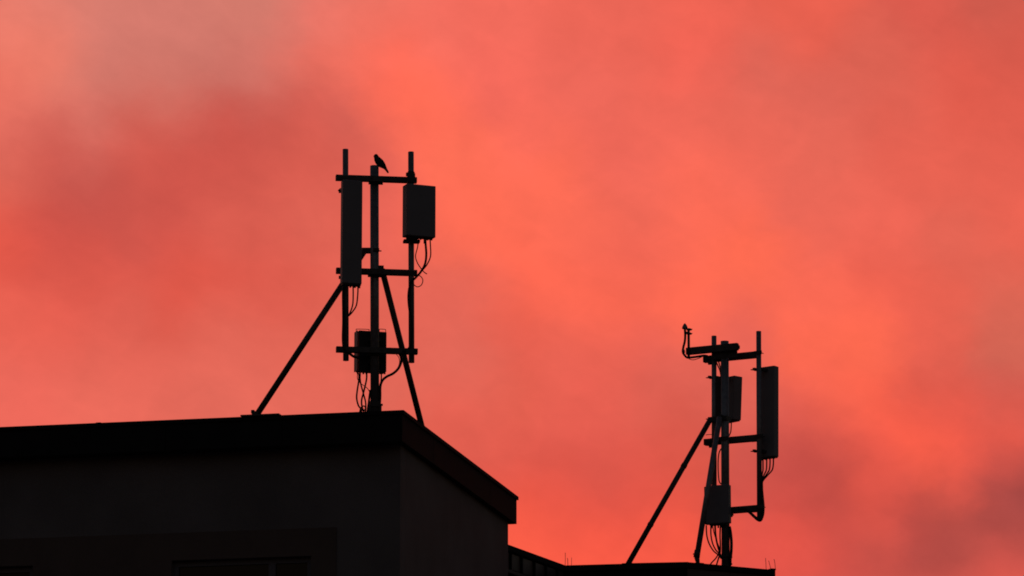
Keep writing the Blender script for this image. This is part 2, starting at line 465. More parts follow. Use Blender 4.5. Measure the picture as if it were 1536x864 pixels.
# roof slab, fascia sheets and coping
def inset(p, a, b): return p + d1 * a + d2 * b
mb = MB(); mb.prism([inset(C0, .03, .03), inset(CR, .03, -.03), CL + (CR - C0) - d1 * .03 - d2 * .03, CL - d1 * .03 + d2 * .03], ZT + 0.004, RA - 0.06)
mb.build('roof_slab', 'roof', bA)
def sheets(name, a, b, nrm, n, z0, z1, th, m, parent, gap=0.008):
    a, b = Vector((a.x, a.y, 0)), Vector((b.x, b.y, 0))
    L = (b - a).length; d = (b - a).normalized()
    for k in range(n):
        s0, s1 = L * k / n + gap / 2, L * (k + 1) / n - gap / 2
        jit = random.uniform(0, 0.004)
        c = a + d * (s0 + s1) / 2 - nrm * (th / 2 - jit)
        MB().obox((c.x, c.y, (z0 + z1) / 2), d, nrm, UP, s1 - s0, th, z1 - z0).build(name, m, parent)
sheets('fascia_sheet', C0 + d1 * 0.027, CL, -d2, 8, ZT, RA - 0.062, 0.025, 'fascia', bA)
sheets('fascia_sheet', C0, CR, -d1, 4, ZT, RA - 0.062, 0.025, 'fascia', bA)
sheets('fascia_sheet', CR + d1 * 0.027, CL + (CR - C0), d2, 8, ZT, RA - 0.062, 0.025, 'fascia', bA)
mb = MB()
ov = 0.028
p0, p1, p2, p3 = inset(C0, -ov, -ov), inset(CR, -ov, ov), CL + (CR - C0) + d1 * ov + d2 * ov, CL + d1 * ov - d2 * ov
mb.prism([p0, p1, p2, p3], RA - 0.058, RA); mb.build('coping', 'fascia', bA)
jb = PZ(147, 634.5, RA)
MB().obox(jb + d2 * 0.06 + UP * 0.006, d1, d2, UP, 0.08, 0.10, 0.012).build('coping_joint', 'fascia', bA)
jb = PZ(560, 617, RA)

# ------------------------------------------------------------------ far building (right) with its sheet-clad parapet
B1 = P(848, 848, 73.2)
RB = B1.z
B2 = PZ(1030, 843.0, RB)
B3 = PZ(1163, 855.0, RB)
L0 = PZ(763, 817, RB)
dl = (L0 - B1).normalized()
L0 = L0 + dl * 0.85
e12 = (B2 - B1).normalized(); e23 = (B3 - B2).normalized()
B4 = B3 + Vector((0.01, 1.0, 0)) * 9
B5 = B4 + Vector((-9.5, 2.2, 0))
bB = thing('building', 'lower flat-roofed building with metal-clad parapet behind, carrying the mast with the small dome antenna', 'building', (B1.x, B1.y, 0))
CPH = 0.10
def outn(e): return Vector((e.y, -e.x, 0))              # towards the camera side for edges running to the right
def offset_poly(pts, k):
    out = []
    n = len(pts)
    for i in range(n):
        a, b, c = pts[i - 1], pts[i], pts[(i + 1) % n]
        e0, e1 = (b - a).normalized(), (c - b).normalized()
        n0, n1 = Vector((e0.y, -e0.x, 0)), Vector((e1.y, -e1.x, 0))
        m_ = (n0 + n1).normalized()
        out.append(b + m_ * (k / max(0.3, m_.dot(n0))))
    return out
polyB = [Vector((p.x, p.y, 0)) for p in (L0, B1, B2, B3, B4, B5)]
wallB = offset_poly(polyB, -0.06)
mb = MB(); mb.prism(wallB, 0, RB - CPH - 0.002); mb.build('wall', 'fascia', bB)
mb = MB(); mb.prism(polyB, RB - CPH, RB); mb.build('coping', 'fascia', bB)
# clad panels between ribs on the angled parapet (from the near building to the inner corner)
wl, wb = wallB[0], wallB[1]
el_ = (wb - wl).normalized(); nl = outn(el_)
Llk = (wb - wl).length
xr = [PV(x, 830, Vector((wl.x, wl.y, 0)), el_) for x in (763, 779.5, 798.5, 816, 833)]
ss = [(p - wl).dot(el_) for p in xr]
stepw = (ss[-1] - ss[0]) / 4
ribs = [ss[0] - stepw, *ss, ss[-1] + stepw]
PH = 0.30
for a, b in zip(ribs, ribs[1:]):
    b_ = min(b, Llk - 0.03); a_ = max(a, 0.02)
    if b_ - a_ < 0.1: continue
    c = wl + el_ * (a_ + b_) / 2 + nl * 0.012
    MB().obox((c.x, c.y, RB - CPH - 0.012 - PH / 2), el_, nl, UP, b_ - a_ - 0.07, 0.02, PH - 0.03).build('panel', 'seam', bB)
for s in ribs:
    if s > Llk - 0.03 or s < 0: continue
    c = wl + el_ * s + nl * 0.03
    MB().obox((c.x, c.y, RB - CPH - 0.006 - PH / 2), el_, nl, UP, 0.035, 0.05, PH).build('rib', 'fascia', bB)
c = wl + el_ * Llk / 2 + nl * 0.03
MB().obox((c.x, c.y, RB - CPH - PH - 0.05), el_, nl, UP, Llk - 0.08, 0.058, 0.055).build('ledge', 'seam', bB)
# side fascia face right of the corner, its light painted in with paler sheet, and the turned-up end of the coping
w2, w3 = wallB[2], wallB[3]
ew = (w3 - w2).normalized(); nw = outn(ew)
Lw = (w3 - w2).length
sheets('fascia_sheet', w2 + nw * 0.022 + ew * 0.01, w3 + nw * 0.022 - ew * 0.01, nw, 2, RB - CPH - 0.5, RB - CPH - 0.004, 0.018, 'seam', bB)
pe = PZ(1158.5, 854.5, RB)
MB().obox(pe + Vector((0.0, 0.09, 0.014)), ew, nw, UP, 0.10, 0.12, 0.03).bevel(0.008, 1).build('coping_end', 'fascia', bB)
# low flashing lips that break the coping line
for (xa, xb, hh) in ((940, 1033, 0.012), (1058, 1079, 0.018)):
    a = PZ(xa, 845 if xa < 1000 else 847, RB); b = PZ(xb, 843 if xa < 1000 else 849, RB)
    MB().bar(a + Vector((0, .12, hh / 2)), b + Vector((0, .12, hh / 2)), 0.12, hh).build('flashing', 'fascia', bB)

# ------------------------------------------------------------------ masts
def clamp(mb, c, d, r, h=0.05, wide=0.05):
    """U-bolt clamp: plate and two bolts round a vertical pole at c, bar direction d"""
    n = Vector((d.y, -d.x, 0)).normalized()
    mb.obox(c - n * (r + 0.01), d, n, UP, 2 * r + wide, 0.014, h)
    mb.obox(c + n * (r + 0.012), d, n, UP, 2 * r + wide, 0.02, h)
    for s in (-1, 1):
        mb.tube([c + d * s * (r + wide * .3) - n * (r + .05), c + d * s * (r + wide * .3) + n * (r + .04)], 0.007, 6)
    return mb

# ---- mast on the near building
Y1 = 63.25
m1b = P(561.8, 623, Y1)
m1base = Vector((m1b.x, m1b.y, RA))
mast1 = thing('antenna_mast', 'steel antenna mast with two pipes and three crossbars, the bird perched on its pole', 'antenna mast', m1base)
b1 = Vector((math.cos(R(8)), math.sin(R(8)), 0))       # crossbar direction
f1 = Vector((b1.y, -b1.x, 0))                          # towards the camera
def pole(px, y0, y1, wpx, o, d, m, name, parent, zbot=None, n=20):
    a = PV(px[0], y0, o, d); b = PV(px[1], y1, o, d)
    r = size(wpx, a) / 2
    if zbot is not None:
        b = Vector((b.x, b.y, zbot))
    t = MB().tube([a, b], r, n)
    ob = t.build(name, m, parent)
    return ob, a, b, r
c1 = m1base
po1, topA, _, rA = pole((561.6, 562.3), 249, 620, 13.0, c1, b1, 'galv', 'pole', mast1, zbot=RA)
barw = size(8.6, topA)
obar = c1 + f1 * (rA + barw / 2 + 0.004)               # plane of the crossbars
opipe = obar + f1 * (barw / 2 + size(8.6, topA) / 2 + 0.004)
bars1 = []
for (ya, yb, xa, xb) in ((266.6, 270.8, 503.5, 625.2), (407.2, 408.8, 504, 625.6), (524.2, 527.6, 504, 626.4)):
    a = PV(xa, ya, obar, b1); b = PV(xb, yb, obar, b1)
    b.z = a.z = (a.z + b.z) / 2
    ob = MB().bar(a, b, barw, barw).bevel(0.006, 1).build('crossbar', 'bar', mast1)
    bars1.append((a, b))
_, lt, lb, rP = pole((518.2, 518.9), 224, 541, 8.7, opipe, b1, 'galv', 'pipe', mast1)
_, rt, rb_, _ = pole((616.4, 617.3), 228, 544, 8.7, opipe, b1, 'galv', 'pipe', mast1)
for (a, b) in bars1:
    z = a.z
    cpos = Vector((c1.x, c1.y, z))
    # saddle behind the pole and bolts through to the crossbar
    mb = MB()
    mb.obox(cpos - f1 * (rA + 0.014), b1, f1, UP, 2 * rA + 0.09, 0.02, 0.075)
    for s in (-1, 1):
        mb.tube([cpos + b1 * s * (rA + 0.022) - f1 * (rA + 0.05), cpos + b1 * s * (rA + 0.022) + f1 * (rA + barw + .03)], 0.009, 6)
    mb.obox(cpos + f1 * (rA + 0.006) - UP * (barw / 2 + 0.012) - b1 * 0.02, b1, f1, UP, 2 * rA + 0.07, 0.05, 0.028)
    mb.build('clamp', 'clamp', mast1)
    for base in (lt, rt):
        pc = Vector((base.x, base.y, z - 0.03))
        mb = MB()
        mb.obox(pc + f1 * (rP + 0.008), b1, f1, UP, 2 * rP + 0.05, 0.014, 0.07)
        for s in (-1, 1):
            mb.tube([pc + b1 * s * (rP + 0.014) + f1 * (rP + 0.03), pc + b1 * s * (rP + 0.014) - f1 * (rP + barw + .035)], 0.007, 6)
        mb.build('clamp', 'clamp', mast1)
# bulky clamp jaw where the right pipe meets the top crossbar
pc = Vector((rt.x, rt.y, bars1[0][0].z)) + UP * 0.02
mb = MB().obox(pc + UP * 0.0, b1, f1, UP, 2 * rP + 0.022, 2 * rP + 0.03, 0.2).bevel(0.02, 1)
mb.obox(pc - b1 * (rP + 0.018) + UP * 0.05, b1, f1, UP, 0.025, 0.04, 0.05)
mb.obox(pc + b1 * (rP + 0.012) + UP * 0.02, b1, f1, UP, 0.02, 0.05, 0.09)
mb.build('clamp', 'clamp', mast1)
# braces
zst = P(546, 376, Y1).z
br_top = PV(547, 376, c1 - f1 * 0.02, b1)
ft = PZ(385.5, 621.8, RA + 0.03); 
br = MB().tube([br_top, ft], size(9.2, ft) / 2, 16).build('brace', 'bar', mast1)
mb = MB()
a = PV(543, 376, c1 - f1 * 0.02, b1); b = PV(556, 376, c1 - f1 * 0.02, b1)
mb.bar(a, b, 0.06, 0.085)
a2 = PV(541, 379, c1 - f1 * 0.02, b1); b2 = PV(547, 378, c1 - f1 * 0.02, b1)
mb.tube([PV(539.5, 387, c1 - f1 * 0.02, b1), PV(545, 379, c1 - f1 * 0.02, b1)], 0.045, 12)
mb.obox(Vector((c1.x, c1.y, a.z)), b1, f1, UP, 2 * rA * 0.7, 2 * rA + 0.03, 0.05)
mb.tube([Vector((c1.x, c1.y, a.z)), Vector((c1.x, c1.y, a.z)) + b1 * (rA + 0.022)], 0.010, 6)
mb.build('brace_bracket', 'clamp', mast1)
pl = PZ(392.5, 623.0, RA)
MB().obox(Vector((pl.x, pl.y + .16, RA + 0.012)), d1, d2, UP, size(60, pl), 0.30, 0.022).build('base_plate', 'bar', mast1)
mb = MB().obox(ft + Vector((-.02, 0, 0.02)), d1, d2, UP, 0.10, 0.10, 0.05)
mb.obox(ft + Vector((-.065, 0, 0.045)), d1, d2, UP, 0.05, 0.03, 0.05)
mb.build('brace_foot', 'clamp', mast1)
yb = 64.45
s_b = PZ(635.5, 650.5, RA)
s_t = PV(573, 404, c1, b1)
MB().tube([s_t, s_b], size(9.0, s_t) / 2, 16).build('brace', 'bar', mast1)
MB().obox(s_b + UP * 0.01, d1, d2, UP, 0.25, 0.25, 0.02).build('base_plate', 'bar', mast1)
mb = MB().obox(PV(570.5, 403, c1, b1), b1, f1, UP, 0.10, 0.07, 0.09)
mb.build('brace_bracket', 'clamp', mast1)
# pole shoe
mb = MB().obox(c1 + UP * 0.008, b1, f1, UP, 0.42, 0.42, 0.016)
for k in range(4):
    a_ = R(8 + 45 + 90 * k); dd = Vector((math.cos(a_), math.sin(a_), 0))
    mb.obox(c1 + dd * (rA + 0.03) + UP * 0.10, dd, dd.cross(UP), UP, 0.075, 0.012, 0.19)
mb.build('shoe', 'clamp', mast1)
mb = MB()
sc1 = PV(562.2, 607, c1, b1)
mb.obox(sc1, b1, f1, UP, 2 * rA + 0.03, 2 * rA + 0.03, 0.1).bevel(0.01, 1)
mb.tube([sc1 + b1 * (rA + .01) + UP * 0.0, sc1 + b1 * (rA + .055)], 0.018, 8)
mb.build('collar', 'clamp', mast1)

def connectors(mb, pts, r=0.014, h=0.05):
    for p in pts:
        mb.tube([p, p - UP * h], r, 8)
    return mb
# ---- tall panel antenna on the left pipe
oant = opipe + f1 * (rP + 0.075 + 0.05)
aw = size(30.2, lt); ad = 0.15
pt = PV(527.0, 271.5, oant, b1); pb = PV(527.0, 427, oant, b1)
rotz = Matrix.Rotation(R(9), 3, 'Z')
ax, ay = rotz @ b1, rotz @ f1
an1 = thing('panel_antenna', 'tall narrow light grey panel antenna on the mast with the bird', 'antenna', Vector((pb.x, pb.y, pb.z)))
cen = (pt + pb) / 2
MB().obox(cen, ax, ay, UP, aw, ad, pt.z - pb.z).bevel(0.018, 3).build('radome', 'radome', an1)
MB().obox(Vector((cen.x, cen.y, pb.z - 0.001)) - UP * 0.008, ax, ay, UP, aw * 0.94, ad * 0.8, 0.016).build('end_cap', 'fin', an1)
for k in range(4):
    p = pb + ax * (-0.09 + 0.073 * k) - UP * 0.012
    connectors(MB(), [p], 0.016, 0.035).build('connector', 'clamp', an1)
for yy in (286, 415):
    q = PV(518.3, yy, opipe, b1)
    mb = MB().obox(q + f1 * (rP + 0.03), b1, f1, UP, 0.09, 0.075, 0.06)
    mb.obox(q - f1 * (rP + 0.014), b1, f1, UP, 0.2, 0.02, 0.05)
    for s in (-1, 1):
        mb.tube([q + b1 * s * (rP + .025) - f1 * (rP + .04), q + b1 * s * (rP + .025) + f1 * (rP + .05)], 0.008, 6)
    mb.build('mounting_bracket', 'clamp', an1)
q = PV(508.2, 284.5, opipe, b1)
MB().tube([q - b1 * 0.01 - UP * 0.02, q + b1 * 0.03 + UP * 0.02], 0.012, 6).build('bolt', 'clamp', an1)

# ---- boxy antenna unit on the right pipe
obx = opipe + f1 * (rP + 0.17)
pt = PV(631, 279.2, obx, b1); pb = PV(631, 356.5, obx, b1)
rz = Matrix.Rotation(R(14), 3, 'Z')
ax, ay = rz @ b1, rz @ f1
an2 = thing('antenna_unit', 'squat box-shaped antenna unit on the right-hand pipe above looping cables', 'antenna', pb)
bw, bd = size(43.0, pt) / math.cos(R(22)), 0.20
cen = (pt + pb) / 2 + b1 * -0.025
MB().obox(cen, ax, ay, UP, bw, bd, pt.z - pb.z).bevel(0.012, 2).build('housing', 'radome', an2)
mb = MB()
for k in range(9):
    mb.obox(cen - ay * (bd / 2 + 0.015) + ax * (-bw / 2 + 0.05 + (bw - .1) * k / 8), ax, ay, UP, 0.008, 0.028, (pt.z - pb.z) * 0.92)
mb.build('cooling_fins', 'fin', an2)
for k in range(8):
    p = Vector((cen.x, cen.y, pb.z)) + ax * (-bw / 2 + 0.04 + (bw - 0.08) * k / 7) + ay * 0.02 * (k % 2)
    connectors(MB(), [p], 0.016, 0.03 if k != 5 else 0.09).build('connector', 'clamp', an2)
q = PV(616.9, 363, opipe, b1)
mb = MB().obox(q + f1 * 0.03, b1, f1, UP, size(25, q), 0.13, 0.045).bevel(0.008, 1)
mb.obox(q + f1 * 0.05 + UP * 0.035, b1, f1, UP, size(16, q), 0.1, 0.05)
mb.tube([q + b1 * 0.06 + UP * 0.02, q + b1 * 0.075 + UP * 0.075], 0.014, 6)
mb.build('mounting_bracket', 'clamp', an2)
q2 = PV(616.6, 284, opipe, b1)
MB().obox(q2 + f1 * 0.06, b1, f1, UP, 0.12, 0.16, 0.06).build('mounting_bracket', 'clamp', an2)

# ---- radio unit low on the mast, behind the pole
orr = c1 - f1 * (rA + 0.14)
pt = PV(556.6, 498.5, orr, b1); pb = PV(556.6, 558.5, orr, b1)
rr1 = thing('radio_unit', 'dark finned radio box with wire handles strapped low behind the pole', 'radio unit', pb)
rz = Matrix.Rotation(R(10), 3, 'Z'); ax, ay = rz @ b1, rz @ f1
rw, rd = size(43, pt), 0.2
cen = (pt + pb) / 2
MB().obox(cen, ax, ay, UP, rw, rd, pt.z - pb.z).bevel(0.01, 2).build('housing', 'fin', rr1)
mb = MB()
for k in range(12):
    mb.obox(cen + ay * (rd / 2 + 0.012) + ax * (-rw / 2 + 0.03 + (rw - .06) * k / 11), ax, ay, UP, 0.008, 0.024, (pt.z - pb.z) * 0.9)
mb.build('cooling_fins', 'fin', rr1)
sh = cen - ax * (rw / 2 + 0.022)
MB().obox(sh, ay, ax, UP, rd * 0.9, 0.008, (pt.z - pb.z) * 1.0).bevel(0.003, 1).build('lit_side_plate', 'rru', rr1)  # paler plate paints the sky glow onto the box's left side
for (xa, xb) in ((534.3, 553.5), (569, 578.5)):
    a = PV(xa, 498.5, orr, b1); b = PV(xb, 499, orr, b1)
    h = UP * size(5.0, a)
    MB().tube(spline([a, a + h * 0.8, a + h + b1 * 0.012, b + h - b1 * 0.012, b + h * .8, b], 4), 0.0055, 6).build('handle', 'clamp', rr1)
for k, xx in enumerate((536.5, 540, 545, 549.5, 571, 577)):
    p = PV(xx, 558.5, orr, b1)
    connectors(MB(), [p + UP * 0.005], 0.014, 0.035 if k != 1 else 0.075).build('connector', 'clamp', rr1)
for zz in (cen.z + 0.18, cen.z - 0.18):
    q = Vector((c1.x, c1.y, zz))
    MB().obox(q - f1 * (rA + 0.02), b1, f1, UP, 0.2, 0.045, 0.05).build('mounting_bracket', 'clamp', rr1)

# ---- mast on the far building
Y2 = 73.42
m2b = P(1088.3, 852, Y2)
m2base = Vector((m2b.x, m2b.y, RB))
mast2 = thing('antenna_mast', 'steel antenna mast with side arm and small dome antenna, on the lower roof', 'antenna mast', m2base)
b2 = Vector((math.cos(R(-26)), math.sin(R(-26)), 0))
f2 = Vector((b2.y, -b2.x, 0))
c2 = m2base
_, top2, _, rA2 = pole((1087.0, 1088.5), 512, 850, 12.2, c2, b2, 'galv', 'pole', mast2, zbot=RB)
bw2 = size(9.3, top2)
obar2 = c2 - f2 * (rA2 + bw2 / 2 + 0.004)
rP2 = size(7.6, top2) / 2
opl2 = obar2 + f2 * (bw2 / 2 + rP2 + 0.003)
bars2 = []
for (xa, ya, xb, yb_) in ((1056, 540.5, 1138, 531.0), (1057, 664, 1139, 656.5), (1072, 768.5, 1139, 761.5)):
    a = PV(xa, ya, obar2, b2); b = PV(xb, yb_, obar2, b2)
    a.z = b.z = (a.z + b.z) / 2
    MB().bar(a, b, bw2, bw2).bevel(0.006, 1).build('crossbar', 'bar', mast2)
    bars2.append((a, b))
oright = obar2 + f2 * (bw2 / 2 + rP2 + 0.003)
_, l2t, l2b, _ = pole((1071.0, 1071.3), 504, 735, 7.6, opl2, b2, 'galv', 'pipe', mast2)
_, r2t, r2b, _ = pole((1138.0, 1139.2), 497, 778, 7.6, oright, b2, 'galv', 'pipe', mast2)
for i, (a, b) in enumerate(bars2):
    z = a.z
    q = Vector((c2.x, c2.y, z))
    mb = MB().obox(q + f2 * (rA2 + 0.012), b2, f2, UP, 2 * rA2 + 0.08, 0.016, 0.07)
    for s in (-1, 1):
        mb.tube([q + b2 * s * (rA2 + .02) + f2 * (rA2 + .04), q + b2 * s * (rA2 + .02) - f2 * (rA2 + bw2 + .03)], 0.008, 6)
    mb.build('clamp', 'clamp', mast2)
    for j, base in enumerate((l2t, r2t)):
        if i == 2 and j == 0: continue
        q = Vector((base.x, base.y, z))
        mb = MB().obox(q + f2 * (rP2 + 0.008), b2, f2, UP, 2 * rP2 + 0.06, 0.014, 0.07)
        mb.obox(q - b2 * (rP2 + 0.05) - UP * (bw2 / 2 + 0.014), b2, f2, UP, 0.14, 0.06, 0.028)
        if j == 0:
            mb.obox(q - b2 * (rP2 + 0.075) + f2 * 0.02, b2, f2, UP, 0.16, 0.06, 0.05)
            mb.obox(q - b2 * (rP2 + 0.03) - UP * (bw2 / 2 + 0.045), b2, f2, UP, 0.08, 0.05, 0.04)
        for s in (-1, 1):
            mb.tube([q + b2 * s * (rP2 + .014) + f2 * (rP2 + .03), q + b2 * s * (rP2 + .014) - f2 * (rP2 + .02)], 0.007, 6)
        mb.build('clamp', 'clamp', mast2)
# front arm near the top with the upright for the dome antenna
ofr = c2 + f2 * (rA2 + 0.055)
ah = size(10.6, top2)
a = PV(1030, 526.5, ofr, b2); b = PV(1107, 521.5, ofr, b2)
a.z = b.z = (a.z + b.z) / 2 + 0.005
MB().bar(a, b, 0.09, ah).bevel(0.006, 1).build('side_arm', 'bar', mast2)
q = Vector((c2.x, c2.y, a.z))
mb = MB().obox(q - f2 * (rA2 + 0.012), b2, f2, UP, 2 * rA2 + 0.1, 0.018, 0.09)
for s in (-1, 1):
    mb.tube([q + b2 * s * (rA2 + .025) - f2 * (rA2 + .04), q + b2 * s * (rA2 + .025) + f2 * (rA2 + .12)], 0.009, 6)
mb.obox(b + b2 * 0.012 - UP * 0.01, b2, f2, UP, 0.03, 0.05, 0.06)
mb.build('clamp', 'clamp', mast2)
a_ = PV(1067.5, 533, c2 + f2 * (rA2 + 0.006), b2); b_ = PV(1106, 529.5, c2 + f2 * (rA2 + 0.006), b2)
a_.z = b_.z = (a_.z + b_.z) / 2
MB().bar(a_, b_, 0.012, 0.15).build('clamp_plate', 'clamp', mast2)
u = PV(1033, 515, ofr + f2 * 0.063, b2)
ua = PV(1032.9, 492.5, ofr + f2 * 0.063, b2); ub = PV(1033.1, 536, ofr + f2 * 0.063, b2)
MB().tube([ua, ub], size(3.9, ua) / 2, 12).build('upright', 'bar', mast2)
# braces
t_a = PV(1065, 630, c2 + f2 * 0.02, b2)
f_a = PZ(942, 846.3, RB + 0.01)
mid = t_a.lerp(f_a, 0.33)
MB().tube([t_a, f_a], size(8.2, f_a) / 2, 16).build('brace', 'bar', mast2)
MB().tube([t_a.lerp(f_a, 0.72), t_a.lerp(f_a, 0.735)], size(9.3, f_a) / 2, 16).build('brace_sleeve', 'bar', mast2)
MB().tube([t_a.lerp(f_a, 0.31), t_a.lerp(f_a, 0.33)], size(9.3, f_a) / 2, 16).build('brace_sleeve', 'bar', mast2)
MB().obox(f_a + UP * 0.0, e12, outn(e12), UP, 0.2, 0.14, 0.02).build('base_plate', 'bar', mast2)
t_b = PV(1079.5, 626, c2 + f2 * (rA2 + 0.06), b2)
f_b = PZ(1045, 845.5, RB) + Vector((0, 0.05, 0)); 
f_b = PV(1045.3, 836, Vector((f_b.x, f_b.y, 0)), Vector((1, 0, 0)))
MB().tube([t_b, f_b], size(8.4, f_b) / 2, 16).build('brace', 'galv', mast2)
mb = MB().tube([f_b + UP * 0.13 + Vector((.012, 0, 0)), f_b - UP * 0.0 - Vector((.005, 0, 0))], [0.052, 0.058], 12)
mb.tube([f_b, Vector((f_b.x + 0.02, f_b.y, RB))], [0.05, 0.032], 10)
mb.tube([f_b + Vector((-.07, 0, .06)), f_b + Vector((.06, 0, .05))], 0.012, 6)
mb.obox(Vector((f_b.x + .02, f_b.y, RB + 0.008)), e23, outn(e23), UP, 0.16, 0.14, 0.016)
mb.build('brace_foot', 'clamp', mast2)
q = Vector((c2.x, c2.y, t_a.z))
mb = MB().obox(q, b2, f2, UP, 2 * rA2 + 0.05, 2 * rA2 + 0.05, 0.08)
mb.bar(q + f2 * 0.05, t_a + f2 * 0.02, 0.06, 0.09)
mb.bar(q + f2 * 0.05, t_b + UP * 0.0, 0.06, 0.1)
mb.build('brace_bracket', 'clamp', mast2)
# small bracket on the pole right side, pole shoe
q = PV(1096.5, 772.5, c2, b2)
mb = MB().obox(q, b2, f2, UP, 0.05, 0.06, 0.075).bevel(0.01, 1)
mb.tube([q - b2 * 0.04, q + b2 * 0.045], 0.016, 8)
mb.build('clamp', 'clamp', mast2)
mb = MB().obox(c2 + UP * 0.008, b2, f2, UP, 0.17, 0.2, 0.016)
mb.tube([c2 + UP * 0.0 , c2 + UP * 0.06], rA2 * 1.02, 14)
mb.obox(c2 + UP * 0.05 + b2 * 0.055, b2, f2, UP, 0.14, 0.03, 0.03)
mb.build('shoe', 'clamp', mast2)
q = PV(1088.8, 835, c2, b2)
MB().obox(q, b2, f2, UP, 2 * rA2 + 0.03, 2 * rA2 + 0.03, 0.035).build('collar', 'clamp', mast2)

def antenna2(name, label, nearpx, ytop, ybot, yaw, w, d, tilt, pole_o, polepx, brack, Yn):
    """box antenna whose nearest vertical edge stands at nearpx; left (rear) face w wide, right face d deep"""
    p_t = P(nearpx, ytop, Yn)
    el1 = Vector((-math.cos(R(yaw)), math.sin(R(yaw)), 0))          # along the rear face, to the left and away
    el2 = Vector((math.sin(R(yaw)), math.cos(R(yaw)), 0))           # along the side face, away
    h = p_t.z - P(nearpx, ybot, Yn).z
    lean = -el2 * tilt                                              # bottom swings back to the pole
    c = [p_t - UP * h + lean, p_t - UP * h + el2 * d + lean, p_t - UP * h + el1 * w + el2 * d + lean, p_t - UP * h + el1 * w + lean,
         p_t, p_t + el2 * d, p_t + el1 * w + el2 * d, p_t + el1 * w]
    base = (c[0] + c[2]) / 2
    an = thing(name, label, 'antenna', base)
    MB().hexa(c).bevel(0.012, 2).build('radome', 'radome', an)
    mc = (c[0] + c[2]) / 2
    MB().obox(mc - UP * 0.008, el1, el2, UP, w * 0.92, d * 0.8, 0.018).build('end_cap', 'fin', an)
    rail = MB()
    for yy in brack:
        q = PV(polepx, yy, pole_o, b2)
        tgt = P(nearpx, yy, Yn) + el1 * w * 0.5
        tgt.z = q.z
        mb = MB().bar(q, tgt, 0.07, 0.045)
        dirb = (tgt - q); dirb.z = 0; dirb.normalize()
        for s in (-1, 1):
            sd = Vector((-dirb.y, dirb.x, 0)) * s * (rP2 + 0.014)
            mb.tube([q + sd - b2 * 0.10 , q + sd + dirb * 0.06], 0.008, 6)
        mb.obox(q - b2 * (rP2 + 0.03), b2, f2, UP, 0.05, 0.11, 0.042)
        mb.tube([q - b2 * (rP2 + .05), q - b2 * (rP2 + .115)], 0.008, 6)
        mb.build('mounting_bracket', 'clamp', an)
    return an, c, el1, el2
an3, c3, e31, e32 = antenna2('panel_antenna', 'tall narrow dark panel antenna on the lower roof mast, four cables below it', 1161.5, 548, 684.5, 36, 0.34, 0.15, 0.045,
                             oright, 1138.4, (553.5, 676), r2t.y + 0.02)
an4, c4, e41, e42 = antenna2('panel_antenna', 'short panel antenna half hidden behind the pole of the lower roof mast', 1101.5, 563, 629, 48, 0.36, 0.21, 0.05,
                             opl2, 1071.2, (565.5, 627.5), c2.y + 0.22)
q0 = PV(1078, 565, opl2 - f2 * 0.02, b2); q1 = PV(1078, 628, opl2 - f2 * 0.02, b2)
MB().bar(q0, q1, 0.10, 0.05).build('mounting_rail', 'clamp', an4)
for an, c, n in ((an3, c3, 4), (an4, c4, 4)):
    for k in range(n):
        p = c[3].lerp(c[0], (k + 0.5) / n) + (c[1] - c[0]) * 0.35
        connectors(MB(), [p - UP * 0.004], 0.015, 0.04).build('connector', 'clamp', an)

# radio unit on the far mast, in front of the pole
orr2 = c2 + f2 * (rA2 + 0.03)
rz = R(-26)
pn = PV(1058.5, 729, orr2 + f2 * 0.06, b2); pbn = PV(1058.5, 786.5, orr2 + f2 * 0.06, b2)
pe_ = PV(1092.5, 727, orr2 + f2 * 0.06, b2)
w_ = (pe_ - pn).dot(b2)
h_ = pn.z - pbn.z
cen = pn + b2 * w_ / 2 - f2 * 0.06 - UP * h_ / 2
rr2 = thing('radio_unit', 'smooth grey radio box strapped to the lower roof mast behind a slanting brace', 'radio unit', cen - UP * h_ / 2)
MB().obox(cen, b2, f2, UP, w_, 0.13, h_).bevel(0.012, 2).build('housing', 'rru', rr2)
MB().obox(cen - b2 * (w_ / 2 + 0.024) - f2 * 0.02, b2, f2, UP, 0.04, 0.11, h_ * 0.98).bevel(0.006, 1).build('side_cover', 'fin', rr2)
a = cen - b2 * (w_ / 2 - 0.01) + UP * h_ / 2
MB().tube(spline([a, a + UP * 0.035, a + UP * 0.042 + b2 * 0.08, a + b2 * 0.09], 4), 0.007, 6).build('handle', 'clamp', rr2)
MB().obox(cen - UP * (h_ / 2 + 0.012), b2, f2, UP, w_ * 0.72, 0.1, 0.022).build('connector_plate', 'fin', rr2)
for k in range(5):
    connectors(MB(), [cen - UP * (h_ / 2 + 0.022) + b2 * w_ * (-0.32 + 0.15 * k)], 0.014, 0.05).build('connector', 'clamp', rr2)

# dome (positioning) antenna on the side-arm upright
og = ofr + f2 * 0.063
q = PV(1027.3, 493, og, b2)
gp = thing('dome_antenna', 'small pointed dome antenna at the tip of the side arm', 'antenna', q)
prof = [(0.012, -0.6), (0.044, -0.5), (0.053, 0.3), (0.05, 1.8), (0.04, 4.2), (0.026, 6.3), (0.012, 7.8), (0.002, 8.4)]
u1 = size(1.0, q)
MB().tube([q + UP * u1 * k for (_, k) in prof], [r_ for (r_, _) in prof], 20).build('dome', 'radome', gp)
MB().tube([q - UP * 0.005, q - UP * 0.12], 0.014, 10).build('stem', 'clamp', gp)
mb = MB().bar(q - UP * 0.07, PV(1033, 498, og, b2), 0.03, 0.02)
for yy in (494.3, 500.5):
    qq = PV(1033.5, yy, og, b2)
    mb.obox(qq, b2, f2, UP, 0.075, 0.07, 0.03)
    mb.tube([qq, qq + b2 * 0.065], 0.009, 6)
mb.build('mounting_bracket', 'clamp', gp)

